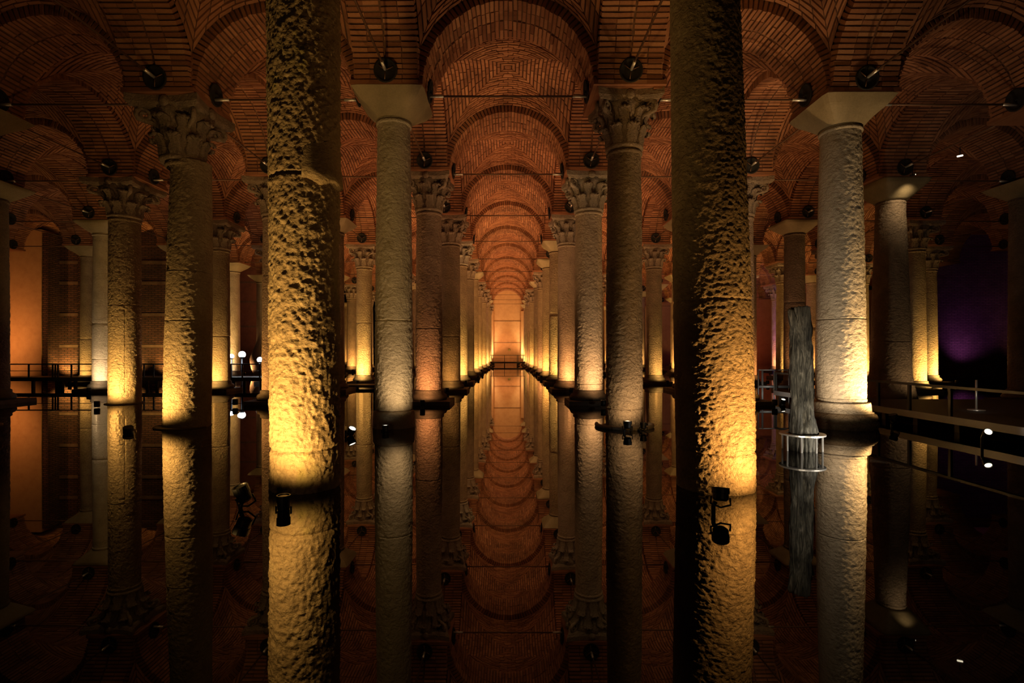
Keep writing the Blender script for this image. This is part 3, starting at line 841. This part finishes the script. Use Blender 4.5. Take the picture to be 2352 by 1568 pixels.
def flat_ring(z0, z1, ri, ro, n=48):
    b = MB(); v = []
    for (r, z) in ((ri, z0), (ro, z0), (ro, z1), (ri, z1)):
        v += [(r * math.cos(2 * math.pi * i / n), r * math.sin(2 * math.pi * i / n), z) for i in range(n)]
    b.v = v
    for q in range(4):
        for i in range(n):
            b.f.append((q * n + i, q * n + (i + 1) % n, ((q + 1) % 4) * n + (i + 1) % n, ((q + 1) % 4) * n + i)); b.t.append(.5)
    return b
flat_ring(.25, .275, .24, .34).build('top_ring', M['steel'], t)
k = MB(); k.tube([(0, 0, -.8), (0, 0, .25)], .016, 10); RODM = k.mesh('rod', True); RODM.materials.append(M['steel'])
for i in range(8):
    a = 2 * math.pi * (i + .3) / 8
    o = obj('rod', RODM, None, t); o.location = (.285 * math.cos(a), .285 * math.sin(a), 0)
lamp('SPOT', (3.7, 6.3, .15), (4.8, 8.47, 1.3), 260, (1, .84, .62), 62, 1.0, .05)  # added spot with no fixture, brightens the timber post
lamp('SPOT', (5.6, 7.3, .12), (4.8, 8.47, .15), 130, (1, .9, .75), 60, 1.0, .05)  # another added spot, brings out the steel cage

# ------------------------------------------------------------------ walkways
def walkway(label, x0, x1, y0, y1, zd, zr, posts, along, rails=2, edge_mat='deck'):
    w = thing('walkway', label, 'walkway', ((x0 + x1) / 2, (y0 + y1) / 2, 0), 0)
    ox, oy = (x0 + x1) / 2, (y0 + y1) / 2
    def part(nm, m, a, b_, c, d, e, f_):
        k = MB(); k.box(a - ox, b_ - ox, c - oy, d - oy, e, f_); return k.build(nm, m, w)
    part('deck', M['deck'], x0, x1, y0, y1, zd - .05, zd)
    if along == 'x':
        part('edge_beam', M[edge_mat], x0, x1, y0 - .04, y0, zd - .16, zd + .01)
        for x in posts:
            part('post', M['dark_metal'], x - .025, x + .025, y0, y0 + .05, zd, zr)
            part('support', M['dark_metal'], x - .05, x + .05, y0 + .2, y0 + .3, -.8, zd - .05)
        part('top_rail', M['dark_metal'], x0, x1, y0 - .01, y0 + .05, zr - .02, zr + .03)
        for i in range(rails - 1):
            z = zd + (zr - zd) * (i + 1) / rails
            part('mid_rail', M['dark_metal'], x0, x1, y0 + .01, y0 + .04, z - .012, z + .012)
    else:
        part('edge_beam', M[edge_mat], x0 - .04, x0, y0, y1, zd - .12, zd + .02)
        for y in posts:
            part('post', M['dark_metal'], x0, x0 + .05, y - .03, y + .03, zd, zr)
            part('support', M['dark_metal'], x0 + .15, x0 + .27, y - .06, y + .06, -.8, zd - .05)
        part('top_rail', M['dark_metal'], x0 - .01, x0 + .06, y0, y1, zr - .02, zr + .03)
    return w
wk = walkway('dark low walkway with thin railing along the left brick wall', -29.5, -11.0, 23.2, 24.6, .43, 1.02,
        [px(x, 23.2) for x in (-60, 65, 120, 126, 132, 163, 215, 222, 330, 352, 478, 530, 556, 596)], 'x')
# dark slab landing beside the golden column
t = thing('landing_slab', 'thin dark landing slab at the foot of the golden column', 'slab', (-6.4, 22.6, 0))
k = MB(); k.box(-1.1, .9, -.5, .5, .08, .16); k.build('slab', M['deck'], t)
for x in (-.9, .7):
    k = MB(); k.box(x - .06, x + .06, -.1, .1, -.8, .08); k.build('support', M['deck'], t)
wr_ = walkway('dark walkway with rail running toward the viewer on the right', 8.75, 10.2, 5.5, 17.0, .3, .89,
        [8.6, 10.3, 11.35, 12.3, 14.2, 15.6, 17.0], 'y', edge_mat='grey_metal')
# pale gate panel where the right walkway begins
t = thing('railing_panel', 'pale steel railing panel left of the timber post', 'railing', (0, 0, 0))
def bar(par, a, b_, r=.022, m='grey_metal', nm='bar'):
    k = MB(); k.tube([a, b_], r, 6); return k.build(nm, M[m], par, smooth=True)
yq = 17.4; xa, xb = px(1742, yq), px(1822, yq)
for x in (xa, xa + .12, px(1752, yq), px(1778, yq), px(1812, yq), xb): bar(t, (x, yq, -.8), (x, yq, .98), nm='post')
bar(t, (xa, yq, .98), (xb, yq, .98), nm='top_rail'); bar(t, (xa, yq, .42), (xb, yq, .42), .05, nm='bottom_rail')
lamp('SPOT', (px(1765, 15.6), 15.4, .25), (px(1785, 17.4), 17.4, .8), 90, (1, .9, .75), 80, 1, .05)
# platform right of the walkway
t = thing('platform', 'dark floating platform beyond the right walkway railing', 'platform', (13, 12.5, 0))
k = MB(); k.box(-2.75, 12, -3.5, 1.9, .12, .28); k.build('deck', M['deck'], t)
for x in (-2.5, 0, 3, 6, 9):
    k = MB(); k.box(x, x + .3, -3.4, -3.1, -.8, .12); k.build('support', M['deck'], t)
t = thing('stanchion', 'slim shiny steel stanchion with round foot on the right platform', 'stanchion', (10.55, 11.7, .28))
k = MB(); k.tube([(0, 0, .02), (0, 0, .68)], .022, 10); k.build('pole', M['steel'], t, smooth=True)
k = MB(); k.lathe([(0, .16), (.015, .16), (.03, .03)], 24); k.build('foot', M['steel'], t)
lamp('SPOT', (9.6, 10.6, .5), (10.55, 11.7, .6), 12, (1, .9, .7), 60, 1, .05)
# far walkway across the aisle
walkway('small walkway with railing crossing the far end of the aisle', -2.2, 2.2, 57.2, 58.2, .42, 1.15, [-1.7, -1.55, -.3, 1.1, 1.2, 1.75], 'x')
t = thing('flood_lamp', 'small round lamp on the wall above the far walkway', 'lamp', (.25, 62.75, 1.75))
k = MB(); k.lathe([(-.12, .02), (-.08, .14), (.05, .17), (.12, .1)], 14); k.build('lamp_body', plain('greenish_lamp_housing', (.25, .24, .06), .5), t, smooth=True)

# globe lamps behind the left walkway
GL = [('small bluish globe lamp at the left of three by the walkway', 532, 818, 24.9, .11), ('tall white globe lamp in the middle of three by the walkway', 556, 814, 24.9, .16),
      ('white globe lamp near the vase footed column, right of three', 597, 826, 24.9, .13)]
for lb, x, y, d, r in GL:
    zc = pz(y, d); t = thing('globe_lamp', lb, 'lamp', (px(x, d), d, 0), 0, 'globe lamps by the left walkway')
    k = MB(); k.lathe([(zc + r * math.sin(a), max(.004, r * math.cos(a))) for a in [(-math.pi / 2 + math.pi * i / 12) for i in range(13)]], 20)
    k.build('globe', M['globe'], t, smooth=True)
    k = MB(); k.tube([(0, 0, -.8), (0, 0, zc - r * .9)], .035, 8); k.build('post', M['grey_metal'], t, smooth=True)
    k = MB(); k.lathe([(zc - r * 1.15, .05), (zc - r * .8, r * .7), (zc - r * .7, r * .7)], 14); k.build('holder', M['black'], t)
    lamp('POINT', (px(x, d), d - r - .05, zc), None, 10, (.8, .9, 1), radius=.1)

# lamps on the rods at upper right
for lb, x, y, d, pw, aim in (('slim glowing tube lamp on the rod at upper right', 2205, 358, 14.6, 0, None),
                    ('small spotlight above the bowl capital of the smoky column', 2096, 402, 14.9, 90, (11.95, 15.6, 5.9))):
    t = thing('rod_spotlight', lb, 'lamp', (px(x, d), d, pz(y, d)))
    k = MB(); k.tube([(-.07, 0, -.015), (.07, 0, .015)], .022, 10); k.build('tube', M['lens'] if pw == 0 else M['black'], t, smooth=True)
    k = MB(); k.tube([(0, 0, 0), (0, 0, .25)], .012, 6); k.build('hanger', M['black'], t)
    if pw:
        k = MB(); k.tube([(.07, -.005, .015), (.076, -.005, .016)], .018, 10); k.build('lens', M['lens'], t)
        lamp('SPOT', (px(x, d), d - .1, pz(y, d) - .08), aim, pw, (1, .72, .4), 70, 1, .04)

# ------------------------------------------------------------------ wall washers
for x, pw in ((-24.4, 1000), (-22.4, 800), (-20.9, 700), (-18.8, 900), (-16.2, 1500)):
    lamp('SPOT', (x, 28.25, .2), (x, 29.0, 1.3), pw * .5, (1, .56, .13), 105, 1, .08)
for z_, p_ in ((2.2, 500), (5.0, 500)): lamp('SPOT', (-27.0, 25.0, .6), (-27.4, 28.2, z_), p_, (1, .40, .11), 100, 1, .2)
lamp('SPOT', (-15.5, 38.3, .3), (-16.5, 40, 3), 300, (1, .32, .15), 110, 1, .2)
for sx in (-1, 1):
    pl = MB(); pl.box(min(sx * 1.66, sx * 2.0), max(sx * 1.66, sx * 2.0), 62.3, 62.9, -.8, 6.4); pl.build('pilaster', M['plaster'], wb)
    for z_, p_ in ((1.2, 200), (4.5, 1600)): lamp('SPOT', (sx * 1.8, 61.75, .3), (sx * 1.83, 62.3, z_), p_, (1, .74, .36), 50, 1, .05)
    lamp('SPOT', (sx * 1.3, 59.5, .3), (sx * .5, 62.9, 3.4), 200, (1, .46, .16), 120, 1, .2)
lamp('SPOT', (28.2, 31.5, .4), (29.5, 33, 4.0), 260, (.40, .12, .62), 95, 1, .2)
lamp('SPOT', (33.0, 31.0, .4), (33.5, 33, 4.0), 110, (.75, .3, .4), 110, 1, .2)
lamp('SPOT', (16.6, 32.0, .3), (16.9, 35, 2.5), 500, (.3, .08, 1.0), 80, 1, .1)
lamp('SPOT', (20.2, 36.8, .3), (20.6, 40.0, 2.2), 500, (.3, .08, 1.0), 80, 1, .1)
lamp('SPOT', (24, 60.5, .4), (26, 62.9, 3), 1200, (1, .22, .1), 130, 1, .2)
# dim fill lamps added behind the viewer to lift the column fronts
for x, a, p_ in ((-4.5, (-5, 12, 2.0), 50), (3.5, (3.5, 12, 2.0), 34)):
    lamp('SPOT', (x, -2.5, .8), a, p_, (1, .58, .28), 90, 1, .3)
